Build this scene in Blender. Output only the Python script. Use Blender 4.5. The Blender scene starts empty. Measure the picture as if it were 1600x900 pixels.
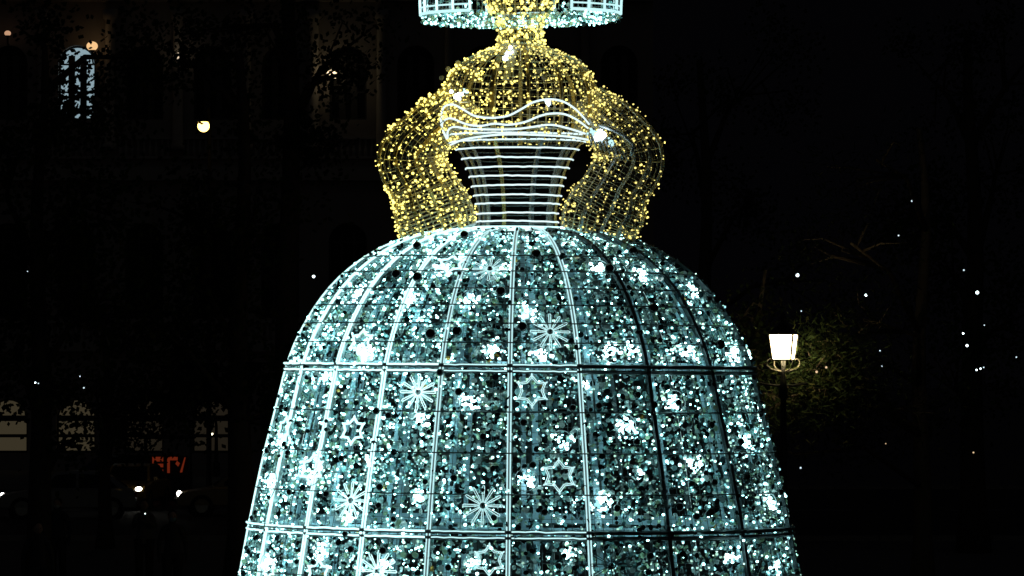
import bpy, math, random
import numpy as np
from mathutils import Vector, Matrix, noise as mnoise
random.seed(7); rng = np.random.default_rng(7)
PI = math.pi; rad = math.radians
scene = bpy.context.scene
COL = scene.collection

# ------------------------------------------------------------------ camera
CAM_Y, CAM_Z, F, HORIZON = -28.0, 4.5, 5400.0, 580.0
PITCH = math.atan((HORIZON - 450.0) / F)
cam_data = bpy.data.cameras.new('camera')
cam_data.sensor_width = 36.0
cam_data.lens = 36.0 * F / 1600.0
cam_data.clip_start = 0.1
cam_data.clip_end = 2000.0
cam = bpy.data.objects.new('camera', cam_data)
cam.location = (0, CAM_Y, CAM_Z)
cam.rotation_euler = (PI / 2 + PITCH, 0, 0)
COL.objects.link(cam)
scene.camera = cam

# ------------------------------------------------------------------ night sky
world = bpy.data.worlds.new('World'); scene.world = world
world.use_nodes = True
wn = world.node_tree.nodes; wl = world.node_tree.links
bg = wn['Background']
sky = wn.new('ShaderNodeTexSky'); sky.sky_type = 'NISHITA'; sky.sun_disc = False
sky.sun_elevation = rad(-4.0); sky.sun_rotation = rad(200)
wl.new(sky.outputs[0], bg.inputs[0])
bg.inputs[1].default_value = 0.05
glow = wn.new('ShaderNodeBackground'); glow.inputs[0].default_value = (.75, .72, 1.0, 1); glow.inputs[1].default_value = 0.0010   # even city sky glow
addw = wn.new('ShaderNodeAddShader'); wl.new(bg.outputs[0], addw.inputs[0]); wl.new(glow.outputs[0], addw.inputs[1]); wl.new(addw.outputs[0], wn['World Output'].inputs[0])
moon = bpy.data.lights.new('night_glow', 'SUN')
moon.energy = 0.004; moon.angle = rad(20); moon.color = (0.85, 0.92, 1.0)
mo = bpy.data.objects.new('night_glow', moon); mo.rotation_euler = (rad(38), 0, rad(25)); COL.objects.link(mo)

vs = scene.view_settings
vs.view_transform = 'Standard'; vs.look = 'None'; vs.exposure = 0.0; vs.gamma = 1.0; vs.use_curve_mapping = False
cy = scene.cycles
cy.use_denoising = True
cy.use_light_tree = True
cy.max_bounces = 5; cy.diffuse_bounces = 3; cy.glossy_bounces = 3; cy.transmission_bounces = 4; cy.transparent_max_bounces = 8
cy.sample_clamp_indirect = 3.0; cy.caustics_reflective = False; cy.caustics_refractive = False

# ------------------------------------------------------------------ helpers
def pix(px, py, Y):
    """Point of the world plane y = Y on the ray through photo pixel (px, py)."""
    u = (px - 800.0) / F; v = (450.0 - py) / F
    c, s = math.cos(PITCH), math.sin(PITCH)
    d = Vector((u, c - v * s, s + v * c))
    return Vector((0, CAM_Y, CAM_Z)) + d * ((Y - CAM_Y) / d.y)

def mat(name, color, rough=0.5, metal=0.0, emit=None, strength=0.0, noise=None, bump=None, alpha=None, spec=None):
    m = bpy.data.materials.new(name); m.use_nodes = True
    nt = m.node_tree; p = nt.nodes['Principled BSDF']
    p.inputs['Base Color'].default_value = (*color, 1)
    p.inputs['Roughness'].default_value = rough; p.inputs['Metallic'].default_value = metal
    if spec is not None: p.inputs['Specular IOR Level'].default_value = spec
    if emit:
        p.inputs['Emission Color'].default_value = (*emit, 1); p.inputs['Emission Strength'].default_value = strength
    if noise:
        scale, amount = noise
        tc = nt.nodes.new('ShaderNodeTexCoord'); n = nt.nodes.new('ShaderNodeTexNoise')
        n.inputs['Scale'].default_value = scale; n.inputs['Detail'].default_value = 5
        nt.links.new(tc.outputs['Object'], n.inputs['Vector'])
        mx = nt.nodes.new('ShaderNodeMix'); mx.data_type = 'RGBA'
        mx.inputs[6].default_value = (*[c * (1 - amount) for c in color], 1)
        mx.inputs[7].default_value = (*[min(1, c * (1 + amount)) for c in color], 1)
        nt.links.new(n.outputs['Fac'], mx.inputs[0]); nt.links.new(mx.outputs[2], p.inputs['Base Color'])
        if bump:
            b = nt.nodes.new('ShaderNodeBump'); b.inputs['Strength'].default_value = bump
            nt.links.new(n.outputs['Fac'], b.inputs['Height']); nt.links.new(b.outputs[0], p.inputs['Normal'])
    return m

def emitter(name, color, strength):
    m = bpy.data.materials.new(name); m.use_nodes = True
    nt = m.node_tree; nt.nodes.remove(nt.nodes['Principled BSDF'])
    e = nt.nodes.new('ShaderNodeEmission'); e.inputs[0].default_value = (*color, 1); e.inputs[1].default_value = strength
    nt.links.new(e.outputs[0], nt.nodes['Material Output'].inputs[0])
    return m

def sheet(name, color, rough, trans, gloss):
    """Thin plastic: diffuse + light passing through + a mirror film."""
    m = bpy.data.materials.new(name); m.use_nodes = True
    nt = m.node_tree; nt.nodes.remove(nt.nodes['Principled BSDF'])
    d = nt.nodes.new('ShaderNodeBsdfDiffuse'); t = nt.nodes.new('ShaderNodeBsdfTranslucent'); g = nt.nodes.new('ShaderNodeBsdfGlossy')
    for n in (d, t): n.inputs[0].default_value = (*color, 1)
    g.inputs[0].default_value = (*[min(1, c * 1.2 + .1) for c in color], 1); g.inputs['Roughness'].default_value = rough
    a = nt.nodes.new('ShaderNodeMixShader'); b = nt.nodes.new('ShaderNodeMixShader')
    a.inputs[0].default_value = trans; b.inputs[0].default_value = gloss
    nt.links.new(d.outputs[0], a.inputs[1]); nt.links.new(t.outputs[0], a.inputs[2])
    nt.links.new(a.outputs[0], b.inputs[1]); nt.links.new(g.outputs[0], b.inputs[2])
    nt.links.new(b.outputs[0], nt.nodes['Material Output'].inputs[0])
    return m

def icosphere():
    t = (1 + 5 ** .5) / 2
    v = np.array([(-1, t, 0), (1, t, 0), (-1, -t, 0), (1, -t, 0), (0, -1, t), (0, 1, t), (0, -1, -t), (0, 1, -t), (t, 0, -1), (t, 0, 1), (-t, 0, -1), (-t, 0, 1)], float)
    v /= np.linalg.norm(v[0])
    f = [(0, 11, 5), (0, 5, 1), (0, 1, 7), (0, 7, 10), (0, 10, 11), (1, 5, 9), (5, 11, 4), (11, 10, 2), (10, 7, 6), (7, 1, 8), (3, 9, 4), (3, 4, 2), (3, 2, 6), (3, 6, 8), (3, 8, 9), (4, 9, 5), (2, 4, 11), (6, 2, 10), (8, 6, 7), (9, 8, 1)]
    return v, f
ICO_V, ICO_F = icosphere()

class MB:
    def __init__(s): s.v = []; s.f = []; s.m = []; s.k = 0
    def add(s, vs, fs, mi=None):
        o = len(s.v); s.v.extend([tuple(x) for x in vs]); s.f.extend([tuple(i + o for i in f) for f in fs]); s.m.extend([s.k if mi is None else mi] * len(fs)); return s
    def box(s, c, size, rot=None):
        x, y, z = (a / 2 for a in size); vv = []
        for dz in (-z, z):
            for dx, dy in ((-x, -y), (x, -y), (x, y), (-x, y)):
                p = Vector((dx, dy, dz))
                if rot is not None: p = rot @ p
                vv.append(Vector(c) + p)
        return s.add(vv, [(3, 2, 1, 0), (4, 5, 6, 7), (0, 1, 5, 4), (1, 2, 6, 5), (2, 3, 7, 6), (3, 0, 4, 7)])
    def ball(s, c, r, mi=None):
        return s.add(ICO_V * r + np.array(c), ICO_F, mi)
    def sphere(s, c, r, nu=16, nv=10, sc=(1, 1, 1)):
        vv = [Vector((c[0], c[1], c[2] + r * sc[2]))]
        for j in range(1, nv):
            a = PI * j / nv
            for i in range(nu):
                b = 2 * PI * i / nu
                vv.append(Vector((c[0] + r * sc[0] * math.sin(a) * math.cos(b), c[1] + r * sc[1] * math.sin(a) * math.sin(b), c[2] + r * sc[2] * math.cos(a))))
        vv.append(Vector((c[0], c[1], c[2] - r * sc[2])))
        ff = [(0, 1 + i, 1 + (i + 1) % nu) for i in range(nu)]
        for j in range(nv - 2):
            for i in range(nu):
                a = 1 + j * nu + i; b = 1 + j * nu + (i + 1) % nu
                ff.append((a, a + nu, b + nu, b))
        L = len(vv) - 1; q = 1 + (nv - 2) * nu
        ff += [(L, q + (i + 1) % nu, q + i) for i in range(nu)]
        return s.add(vv, ff)
    def tube(s, pts, r, n=6, closed=False, mi=None):
        pts = [Vector(p) for p in pts]; N = len(pts)
        rs = r if isinstance(r, (list, tuple)) else [r] * N
        vv = []; ff = []; up = None
        for i, p in enumerate(pts):
            if closed: t = pts[(i + 1) % N] - pts[i - 1]
            else: t = pts[min(i + 1, N - 1)] - pts[max(i - 1, 0)]
            t.normalize()
            if up is None:
                up = Vector((0, 0, 1)) if abs(t.z) < .9 else Vector((1, 0, 0))
            up = up - t * up.dot(t)
            if up.length < 1e-6: up = t.orthogonal()
            up.normalize(); w = t.cross(up)
            for k in range(n):
                a = 2 * PI * k / n
                vv.append(p + (up * math.cos(a) + w * math.sin(a)) * rs[i])
        M = N if closed else N - 1
        for i in range(M):
            j = (i + 1) % N
            for k in range(n):
                l = (k + 1) % n
                ff.append((i * n + k, i * n + l, j * n + l, j * n + k))
        if not closed:
            ff.append(tuple(range(n - 1, -1, -1))); ff.append(tuple((N - 1) * n + k for k in range(n)))
        return s.add(vv, ff, mi)
    def strip(s, pts, wid, nrm, thick=.004):
        """Flat bar of given width along pts; wid / nrm give width and thickness directions per point."""
        vv = []; ff = []
        for p, w, n in zip(pts, wid, nrm):
            vv += [p - w - n * thick, p + w - n * thick, p + w + n * thick, p - w + n * thick]
        for i in range(len(pts) - 1):
            for k in range(4):
                l = (k + 1) % 4
                ff.append((i * 4 + k, i * 4 + l, i * 4 + 4 + l, i * 4 + 4 + k))
        ff += [(3, 2, 1, 0), tuple(len(vv) - 4 + k for k in range(4))]
        return s.add(vv, ff)
    def prism(s, poly, axis_vec):
        """Extrude a closed polygon (list of Vectors) along axis_vec."""
        n = len(poly); a = Vector(axis_vec)
        vv = [Vector(p) for p in poly] + [Vector(p) + a for p in poly]
        ff = [tuple(range(n - 1, -1, -1)), tuple(range(n, 2 * n))] + [(i, (i + 1) % n, n + (i + 1) % n, n + i) for i in range(n)]
        return s.add(vv, ff)
    def mesh(s, name, mats, smooth=False):
        me = bpy.data.meshes.new(name); me.from_pydata(s.v, [], s.f)
        for m in (mats if isinstance(mats, (list, tuple)) else [mats]): me.materials.append(m)
        if isinstance(mats, (list, tuple)) and len(mats) > 1: me.polygons.foreach_set('material_index', s.m)
        if smooth: me.polygons.foreach_set('use_smooth', [True] * len(me.polygons))
        me.update(); return me
    def build(s, name, mats, parent=None, smooth=False, kind=None, loc=None):
        return ob(name, s.mesh(name, mats, smooth), parent, kind, loc)

def ob(name, data, parent=None, kind=None, loc=None, rz=None):
    o = bpy.data.objects.new(name, data); COL.objects.link(o)
    if parent: o.parent = parent
    if kind: o['kind'] = kind
    if loc is not None: o.location = loc
    if rz is not None: o.rotation_euler.z = rz
    return o
def empty(name, loc=(0, 0, 0), rz=0.0, label=None, cat=None, group=None, parent=None):
    o = ob(name, None, parent, None, loc, rz)
    if label: tag(o, label, cat, group)
    return o
def tag(o, label, cat, group=None):
    o['label'] = label; o['category'] = cat
    if group: o['group'] = group
    return o
def structure(o): o['kind'] = 'structure'; return o
def copy_tree(o, parent=None):
    c = o.copy(); COL.objects.link(c); c.parent = parent
    for ch in list(o.children): copy_tree(ch, c)
    return c

# ------------------------------------------------------------------ materials
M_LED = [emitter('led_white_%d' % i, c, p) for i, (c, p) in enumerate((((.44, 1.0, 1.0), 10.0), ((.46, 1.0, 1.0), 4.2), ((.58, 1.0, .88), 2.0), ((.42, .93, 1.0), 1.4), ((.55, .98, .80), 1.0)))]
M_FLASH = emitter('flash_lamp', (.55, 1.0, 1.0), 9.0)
M_ROPE = [emitter('light_rope_bright', (.60, 1.0, 1.0), 1.6), emitter('light_rope', (.60, .98, 1.0), 1.05), mat('light_rope_darkened', (.16, .18, .2), .35)]  # bright left, dark right: the lit side is put into rope power
M_HOOP = emitter('corset_rope', (.76, .98, 1.0), 1.2)
M_GOLD = [emitter('led_gold_bright', (1.0, .84, .17), 3.4), emitter('led_gold', (1.0, .85, .20), 2.2), emitter('led_gold_dim', (1.0, .84, .24), 1.4)]  # stronger on the left, weaker on the right, for a lit-left look
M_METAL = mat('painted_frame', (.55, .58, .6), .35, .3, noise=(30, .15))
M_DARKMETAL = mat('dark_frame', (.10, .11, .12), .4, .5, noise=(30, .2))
M_WIRE = mat('galvanised_wire', (.42, .45, .47), .35, .5)
M_NET = mat('skirt_net_wire', (.10, .12, .13), .4, .4)
M_WIRE_D = mat('thin_dark_hoop', (.06, .07, .07), .5)
M_CBAR = mat('corset_bar', (.2, .21, .21), .4, .3, noise=(20, .2))
M_GOLDBAR = mat('gold_bar', (.55, .40, .14), .4, .4, noise=(20, .2))
M_GOLDWIRE = mat('gold_net_wire', (.62, .55, .36), .4, .3)
M_POST = mat('inner_post', (.58, .74, .88), .5, noise=(8, .15))
M_SPANGLE = [sheet('spangle_silver', (.88, .95, .95), .12, .35, .30), sheet('spangle_teal', (.42, .70, .72), .15, .4, .3),
             sheet('spangle_green', (.62, .74, .50), .15, .4, .3), sheet('spangle_slate', (.12, .20, .24), .1, .2, .4), sheet('spangle_dark_gap', (.012, .02, .022), .1, .1, .10), sheet('spangle_amber_glint', (.75, .36, .08), .2, .4, .2)]  # amber discs stand for warm glints, near-black ones for dark gaps
M_BALL = mat('black_bauble', (.004, .004, .005), .12)
M_GREYDISC = sheet('grey_disc', (.5, .5, .48), .4, .4, .1)

# ------------------------------------------------------------------ THE LIGHT SCULPTURE
FX = 0.07                        # the figure's axis
SC = 193.0                       # photo pixels per metre on the axis
def zz(y): return CAM_Z + (HORIZON - y) / SC
prof = [(360, 70), (363, 112), (368, 150), (376, 180), (386, 205), (400, 232), (420, 261), (445, 289), (475, 313), (505, 332), (540, 350), (575, 363), (620, 374), (660, 384), (710, 397), (760, 408), (838, 424), (900, 435), (1000, 449), (1100, 462), (1250, 476), (1395, 485)]
KY = 0.66
PZ = np.array([zz(y) for y, _ in prof]); PR = np.array([r / SC for _, r in prof])
PS = np.concatenate([[0], np.cumsum(np.hypot(np.diff(PZ), np.diff(PR)))]); SMAX = float(PS[-1])
_N = 4000
_k = np.linspace(-.06, .06, 5)                       # averaging a few samples rounds the polyline off
_S = np.linspace(0, SMAX, _N + 1)
_TR = np.mean([np.interp(np.clip(_S + k, 0, SMAX), PS, PR) for k in _k], axis=0).tolist()
_TZ = np.mean([np.interp(np.clip(_S + k, 0, SMAX), PS, PZ) for k in _k], axis=0).tolist()
def smooth_interp(s):
    u = max(0.0, min(SMAX, s)) / SMAX * _N; i = min(_N - 1, int(u)); f = u - i
    return _TR[i] * (1 - f) + _TR[i + 1] * f, _TZ[i] * (1 - f) + _TZ[i + 1] * f
def s_of_z(z): return float(np.interp(-z, -PZ, PS))
def skirt(t, s, off=0.0, scale=1.0):
    R, Z = smooth_interp(s)
    x = R * math.sin(t); y = -KY * R * math.cos(t)
    p = Vector((x * scale, y * scale, Z - .009 * x))
    if off:
        R2, Z2 = smooth_interp(min(s + .02, SMAX)); R1, Z1 = smooth_interp(max(s - .02, 0))
        dr, dz = R2 - R1, Z2 - Z1
        l = math.hypot(dr, dz) or 1; nr, nz = -dz / l, dr / l
        nx, ny = math.sin(t) * KY, -math.cos(t)
        ln = math.hypot(nx, ny)
        p += Vector((nx / ln * nr, ny / ln * nr, nz)) * off
    return p
def skirt_normal(t, s):
    return (skirt(t, s, .01) - skirt(t, s)).normalized()
def skirt_from_pix(px, py):
    y = -1.0; t = 0; s = 0
    for _ in range(14):
        p = pix(px, py, y)
        x = p.x - FX
        s = s_of_z(p.z + .009 * x); R, Z = smooth_interp(s)
        t = math.asin(max(-.995, min(.995, x / R)))
        y = -KY * R * math.cos(t)
    return t, s

fig = empty('light_sculpture', (FX, 0, 0), label='giant lady in a wide dome skirt outlined with white and gold lights', cat='light sculpture')

RIB_T = [rad(a) for a in (-86, -66.5, -50, -34, -19, -2.6, 13.8, 31.5, 52.5, 80)]
BACK_T = [rad(a) for a in (101, 121, 139, 156, 173, 190, 207, 224, 241, 258)]
ALL_T = RIB_T + BACK_T
S0 = 0.02; RS = [s_of_z(zz(y)) for y in (577, 824, 1080, 1390)]

# netting of the skirt is the part's own mesh
net = MB()
for i in range(168):
    t = 2 * PI * i / 168 + rng.normal(0, .004)
    ss = np.linspace(.16 if i % 2 else .6, SMAX, 40)
    net.tube([skirt(t, s, -.01) for s in ss], .0028, 3)
for s in np.arange(.25, SMAX, .085):
    net.tube([skirt(2 * PI * i / 90, s, -.008) for i in range(90)], .0022, 3, True)
sk = net.build('skirt', M_NET, fig)

# ribs with two light ropes on each
for i, t in enumerate(ALL_T):
    ss = np.linspace(S0, SMAX, 60)
    P = [skirt(t, s) for s in ss]
    N = [skirt_normal(t, s) for s in ss]
    W = []
    for k in range(len(P)):
        tg = (P[min(k + 1, len(P) - 1)] - P[max(k - 1, 0)]).normalized()
        W.append(tg.cross(N[k]).normalized())
    front = i < len(RIB_T)
    deg = math.degrees(t)
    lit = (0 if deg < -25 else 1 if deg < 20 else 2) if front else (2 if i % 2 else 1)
    b = MB(); b.strip(P, [w * .017 for w in W], N, .014)
    rib = b.build('rib', M_METAL if (front and deg < 20) else M_DARKMETAL, sk)  # right ribs take the darker metal to look shaded
    for sgn in (-1, 1):
        r = MB(); r.tube([p + n * .018 + w * (.012 * sgn) for p, n, w in zip(P, N, W)], .0078 if lit == 0 else .0052, 5)
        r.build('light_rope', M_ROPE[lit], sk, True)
    # pale flat post of the inner frame beside each rib
    b = MB(); ss2 = np.linspace(.35, SMAX, 40)
    P2 = [skirt(t + rad(3.2), s, 0, .94) for s in ss2]
    b.strip(P2, [Vector((math.cos(t), KY * math.sin(t), 0)).normalized() * (.018 if i % 2 else .026)] * 40, [Vector((math.sin(t), -math.cos(t), 0))] * 40, .004)
    b.build('inner_post', M_POST, sk)

# rings: dark steel hoop, light ropes bay by bay, flat inner band
def arc(s, t0, t1, n, off, dz=0.0):
    out = []
    for k in range(n):
        p = skirt(t0 + (t1 - t0) * k / (n - 1), s, off); p.z += dz; out.append(p)
    return out
for j, s in enumerate(RS):
    b = MB()
    for dz in (-.022, .022):
        b.tube([q + Vector((0, 0, dz)) for q in [skirt(2 * PI * k / 96, s, .015) for k in range(96)]], .0165, 6, True)
    b.build('ring', M_DARKMETAL, sk, True)
    b = MB(); pp = [skirt(2 * PI * k / 96, s - .02, 0, .93) for k in range(97)]
    b.strip(pp, [Vector((0, 0, .04))] * 97, [Vector((p.x, p.y, 0)).normalized() for p in pp], .004)
    b.build('inner_band', M_POST, sk)
    tt = sorted(a % (2 * PI) for a in ALL_T)
    for k in range(len(tt)):
        t0 = tt[k]; t1 = tt[(k + 1) % len(tt)] + (2 * PI if k == len(tt) - 1 else 0)
        mid = math.degrees(((t0 + t1) / 2 + PI) % (2 * PI) - PI)
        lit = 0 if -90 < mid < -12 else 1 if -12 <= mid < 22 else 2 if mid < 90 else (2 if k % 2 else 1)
        b = MB()
        for dz in (-.024, .024):
            pts = arc(s, t0 + .012, t1 - .012, 12, .034, dz)
            for q in range(1, 11): pts[q].z += rng.normal(0, .002)
            b.tube(pts, .0088 if lit == 0 else .0055, 5)
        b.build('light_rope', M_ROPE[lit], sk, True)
# waist ring
b = MB(); b.tube([skirt(2 * PI * k / 72, .01, .02) for k in range(72)], .011, 6, True); b.build('ring', M_ROPE[0], sk, True)
# thin dark hoops between the rings
for y in (400, 425, 452, 478, 507, 537, 645, 709, 773, 905, 970, 1030):
    s = s_of_z(zz(580 + (y - 580) * .955)); b = MB()
    b.tube([skirt(2 * PI * k / 120, s, .022) for k in range(120)], .0055, 4, True)
    b.build('hoop', M_WIRE_D, sk, True)

# spangles, bulbs
def rand_skirt(n, smin=.12):
    out = []
    while len(out) < n:
        s = random.uniform(smin, SMAX); R, Z = smooth_interp(s)
        if random.random() * 2.55 > R: continue
        if Z < 2.6 and random.random() > .45: continue
        t = random.uniform(-PI, PI)
        # even out density on the ellipse
        if random.random() > math.sqrt(math.cos(t) ** 2 + (KY * math.sin(t)) ** 2): continue
        if random.random() > .45 and abs(t) > PI / 2: continue
        out.append((t, s))
    return out
HEX = [(math.cos(2 * PI * k / 7), math.sin(2 * PI * k / 7)) for k in range(7)]
sp = MB()
def spangle(mb, p, n, r, mi):
    a = n.orthogonal().normalized(); c = n.cross(a)
    mb.add([p + (a * x + c * y) * r for x, y in HEX], [tuple(range(7))], mi)
def clump(t, s, f=9.0):
    R = smooth_interp(s)[0]
    return mnoise.noise(Vector((math.sin(t) * R * f, math.cos(t) * R * f, s * f))) + .5 * mnoise.noise(Vector((math.sin(t) * R * f * 2.7, math.cos(t) * R * f * 2.7, s * f * 2.7)))
for t, s in rand_skirt(46000):
    g_ = clump(t, s)
    if random.random() > (.66 + 1.05 * g_ if math.degrees(t) > -15 else .82 + .9 * g_): continue
    n = skirt_normal(t, s)
    p = skirt(t, s, random.uniform(-.11, .015))
    n2 = (n + Vector(rng.normal(0, .75, 3))).normalized()
    mi = random.choices(range(6), (48, 24, 13, 5, 11, .4) if -92 < math.degrees(t) < -18 else (36, 24, 14, 8, 18, .4))[0]  # extra silver discs paint the left side brighter
    if mi == 4: p = skirt(t, s, random.uniform(-.05, .03))  # near-black discs set forward as painted dark gaps
    spangle(sp, p, n2, random.choice((.010, .013, .016, .019, .022, .026)), mi)
sp.build('spangles', M_SPANGLE, sk, kind='stuff')
leds = [MB() for _ in range(5)]
led_pts = rand_skirt(8200) + [q for q in rand_skirt(9000) if -88 < math.degrees(q[0]) < -12 and random.random() < .85]
led_pts += [(random.uniform(-PI, PI), random.uniform(.06, .7)) for _ in range(420)]
for t, s in led_pts:
    d = math.degrees(t)
    if s > .7 and random.random() > .8 + .9 * clump(t, s, 6.0): continue
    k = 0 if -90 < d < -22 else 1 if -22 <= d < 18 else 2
    k = random.choices(range(5), ((58, 20, 12, 6, 4), (26, 24, 20, 18, 12), (18, 20, 20, 22, 20))[k])[0]  # weaker bulbs toward the right build the shaded side
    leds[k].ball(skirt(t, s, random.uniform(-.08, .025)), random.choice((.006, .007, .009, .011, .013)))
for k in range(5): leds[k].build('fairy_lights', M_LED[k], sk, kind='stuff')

# flashing lamps: a loop of wire round a knot of bright bulbs
bursts = [(1000, 430, 16), (935, 420, 13), (1085, 452, 11), (1075, 548, 17), (955, 552, 14), (985, 545, 12), (1145, 552, 13), (1170, 558, 9), (742, 466, 12), (848, 556, 13), (825, 486, 15), (575, 548, 18), (735, 628, 13), (660, 658, 11), (490, 736, 17), (424, 758, 18), (877, 690, 12), (822, 750, 13), (975, 665, 13), (1053, 628, 13), (945, 785, 14), (1165, 690, 11), (1203, 788, 12), (1085, 726, 13), (575, 722, 9), (655, 775, 9), (890, 862, 11), (1140, 872, 11), (1213, 887, 9), (600, 886, 9), (768, 550, 14), (545, 808, 9), (690, 420, 12), (640, 470, 10), (445, 690, 12), (505, 860, 12), (420, 880, 12), (1190, 640, 8), (560, 460, 10), (790, 420, 10), (510, 590, 9), (740, 880, 10), (1000, 740, 6), (915, 600, 6)]
for px, py, r in bursts:
    t, s = skirt_from_pix(px, py); rm = r / SC
    b = MB(); c = skirt(t, s, 0); n = skirt_normal(t, s); a = Vector((0, 0, 1)); a = (a - n * a.dot(n)).normalized(); w = a.cross(n)
    for k in range(int(r * 1.7) + 6):
        q = rng.normal(0, .58, 3) * rm
        b.ball(c + a * q[0] + w * q[1] + n * q[2] * .4, random.choice((.006, .008, .011, .014)))
    lamp = b.build('flash_lamp', M_FLASH, sk, kind='stuff')
    if r > 11:
        b = MB(); b.tube([c + n * .02 + (a * math.cos(k * PI / 12) + w * math.sin(k * PI / 12)) * rm * 1.35 for k in range(24)], .004, 4, True)
        b.build('wire_loop', M_WIRE, sk, True)

# black baubles
balls = [(656, 441, 7), (624, 437, 7), (727, 378, 6), (655, 394, 6), (837, 407, 7), (783, 463, 7), (949, 429, 7), (816, 516, 7), (676, 527, 7.5), (716, 523, 7), (1016, 488, 7), (1117, 543, 7), (985, 402, 6), (933, 637, 5), (893, 640, 5), (458, 642, 4), (593, 645, 5), (612, 652, 5), (540, 719, 4.5), (459, 710, 4), (428, 707, 4), (461, 771, 4), (517, 774, 5), (598, 763, 5), (673, 678, 4), (719, 615, 5.5), (756, 685, 5), (711, 749, 5), (596, 792, 4.5), (619, 813, 4), (554, 860, 5), (603, 862, 5.5), (497, 880, 4), (413, 841, 4), (545, 836, 4), (818, 663, 5), (832, 729, 5), (850, 802, 5), (991, 693, 5), (1056, 794, 6), (1109, 756, 5), (1104, 667, 5), (1149, 693, 5), (1208, 771, 4.5), (992, 620, 5), (1082, 809, 5), (961, 796, 5), (1012, 870, 5), (1110, 476, 6), (690, 585, 5), (1054, 632, 4.5), (880, 870, 4)]
bm = MB(); bm.sphere((0, 0, 0), 1.0, 14, 9); ball_me = bm.mesh('bauble', M_BALL, True)
cap_m = MB(); cap_m.tube([(0, 0, .9), (0, 0, 1.25)], [.3, .22], 6); cap_me = cap_m.mesh('bauble_cap', M_WIRE, True)
for px, py, r in balls:
    t, s = skirt_from_pix(px, py)
    o = ob('bauble', ball_me, sk, loc=skirt(t, s, .06)); o.scale = (r / SC * 1.12,) * 3
small = MB()
for t, s in rand_skirt(420):
    c = skirt(t, s, .02); r = random.uniform(.011, .019)
    small.sphere(c, r, 8, 5)
small.build('small_baubles', M_BALL, sk, True, kind='stuff')

# snowflakes of twelve loops, six-pointed stars
def motif_frame(px, py):
    t, s = skirt_from_pix(px, py); n = skirt_normal(t, s); a = Vector((0, 0, 1)); a = (a - n * a.dot(n)).normalized()
    return skirt(t, s, .03), n, a, a.cross(n)
flakes = [(766, 425, 27, 1), (859, 521, 30, 1), (655, 614, 28, 0), (551, 783, 29, 0), (755, 791, 30, 1), (592, 893, 31, 0), (1163, 746, 25, 2), (954, 884, 32, 2)]
for px, py, r, lit in flakes:
    c, n, a, w = motif_frame(px, py); R = r / SC
    b = MB(); b.ball(c + n * .01, .019); b.tube([c - n * .03, c + n * .005], .02, 10)
    fl = b.build('snowflake', M_BALL if lit else M_WIRE, sk)
    b = MB()
    for k in range(12):
        th = 2 * PI * k / 12 + .02
        d = a * math.cos(th) + w * math.sin(th); e = n.cross(d)
        hw = .0085
        L = [(.16, -.4), (.55, -.8), (.93, -1), (1.0, -.5), (1.0, .5), (.93, 1), (.55, .8), (.16, .4)]
        b.tube([c + d * (R * u) + e * (hw * v) for u, v in L], .0038 if lit == 0 else .0032, 4, True)
    b.build('snowflake_rays', [M_ROPE[0], M_ROPE[1], M_DARKMETAL][lit], sk, True)
stars = [(705, 417, 24, 0), (917, 452, 30, 2), (567, 536, 22, 0), (831, 612, 27, 1), (554, 674, 23, 0), (491, 734, 25, 0), (449, 671, 20, 0), (873, 745, 28, 1), (765, 876, 26, 1), (500, 897, 24, 0), (425, 890, 16, 0), (1022, 780, 24, 2)]
for px, py, r, lit in stars:
    c, n, a, w = motif_frame(px, py); R = r / SC; b = MB()
    pts = []
    for k in range(12):
        th = 2 * PI * k / 12; q = R if k % 2 == 0 else R * .60
        d = a * math.cos(th) + w * math.sin(th)
        if k % 2 == 0:
            e = n.cross(d)
            pts += [c + d * (q * .95) - e * .005, c + d * q, c + d * (q * .95) + e * .005]
        else: pts.append(c + d * q)
    b.tube(pts, .0078 if lit == 0 else .0042, 5, True)
    b.tube([c + (p - c) * .84 for p in pts], .0036, 4, True)
    b.build('star', [M_ROPE[0], M_ROPE[1], M_WIRE][lit], sk, True)

# ---- bodice
def revolve(profile, ky):
    Y = np.array([p[0] for p in profile], float); R = np.array([p[1] for p in profile], float) / SC
    def f(t, y, off=0.0):
        r = float(np.mean(np.interp(np.array([y - 3, y, y + 3]), Y, R))) + off
        return Vector((r * math.sin(t), -ky * r * math.cos(t), zz(y)))
    return f
bod = revolve([(70, 34), (75, 46), (80, 62), (87, 78), (97, 93), (110, 106), (128, 117), (150, 122), (180, 122), (205, 118), (222, 110)], .75)
b = MB()
for i in range(56):
    b.tube([bod(2 * PI * i / 56, y) for y in np.linspace(72, 222, 22)], .0035, 3)
for y in np.arange(80, 222, 10.5):
    b.tube([bod(2 * PI * i / 48, y) for i in range(48)], .003, 3, True)
bodice = b.build('bodice', M_GOLDWIRE, fig)
for dg in (-78, -52, -22, 6, 32, 62, 100, 135, 180, 225, 262):
    t = rad(dg); b = MB(); ys = np.linspace(74, 222, 20)
    b.strip([bod(t, y, -.012) for y in ys], [Vector((math.cos(t), .75 * math.sin(t), 0)).normalized() * .016] * 20, [Vector((math.sin(t), -math.cos(t), 0))] * 20, .006)
    b.build('upright', M_GOLDBAR, bodice)
gl = [MB(), MB(), MB()]
def gold(mb3, p, k, big=1.0):
    mb3[k].ball(p, random.choice((.0045, .0055, .0065, .008, .0095, .012)) * big)
for _ in range(1150):
    y = 72 + 150 * random.random() ** 1.15; t = random.uniform(-PI, PI)
    d = math.degrees(t)
    k = 0 if -100 < d < -25 else 1 if d < 10 and d > -60 else 2 if random.random() < .6 else 1
    gold(gl, bod(t, y, random.uniform(-.01, .03)), k)
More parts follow.
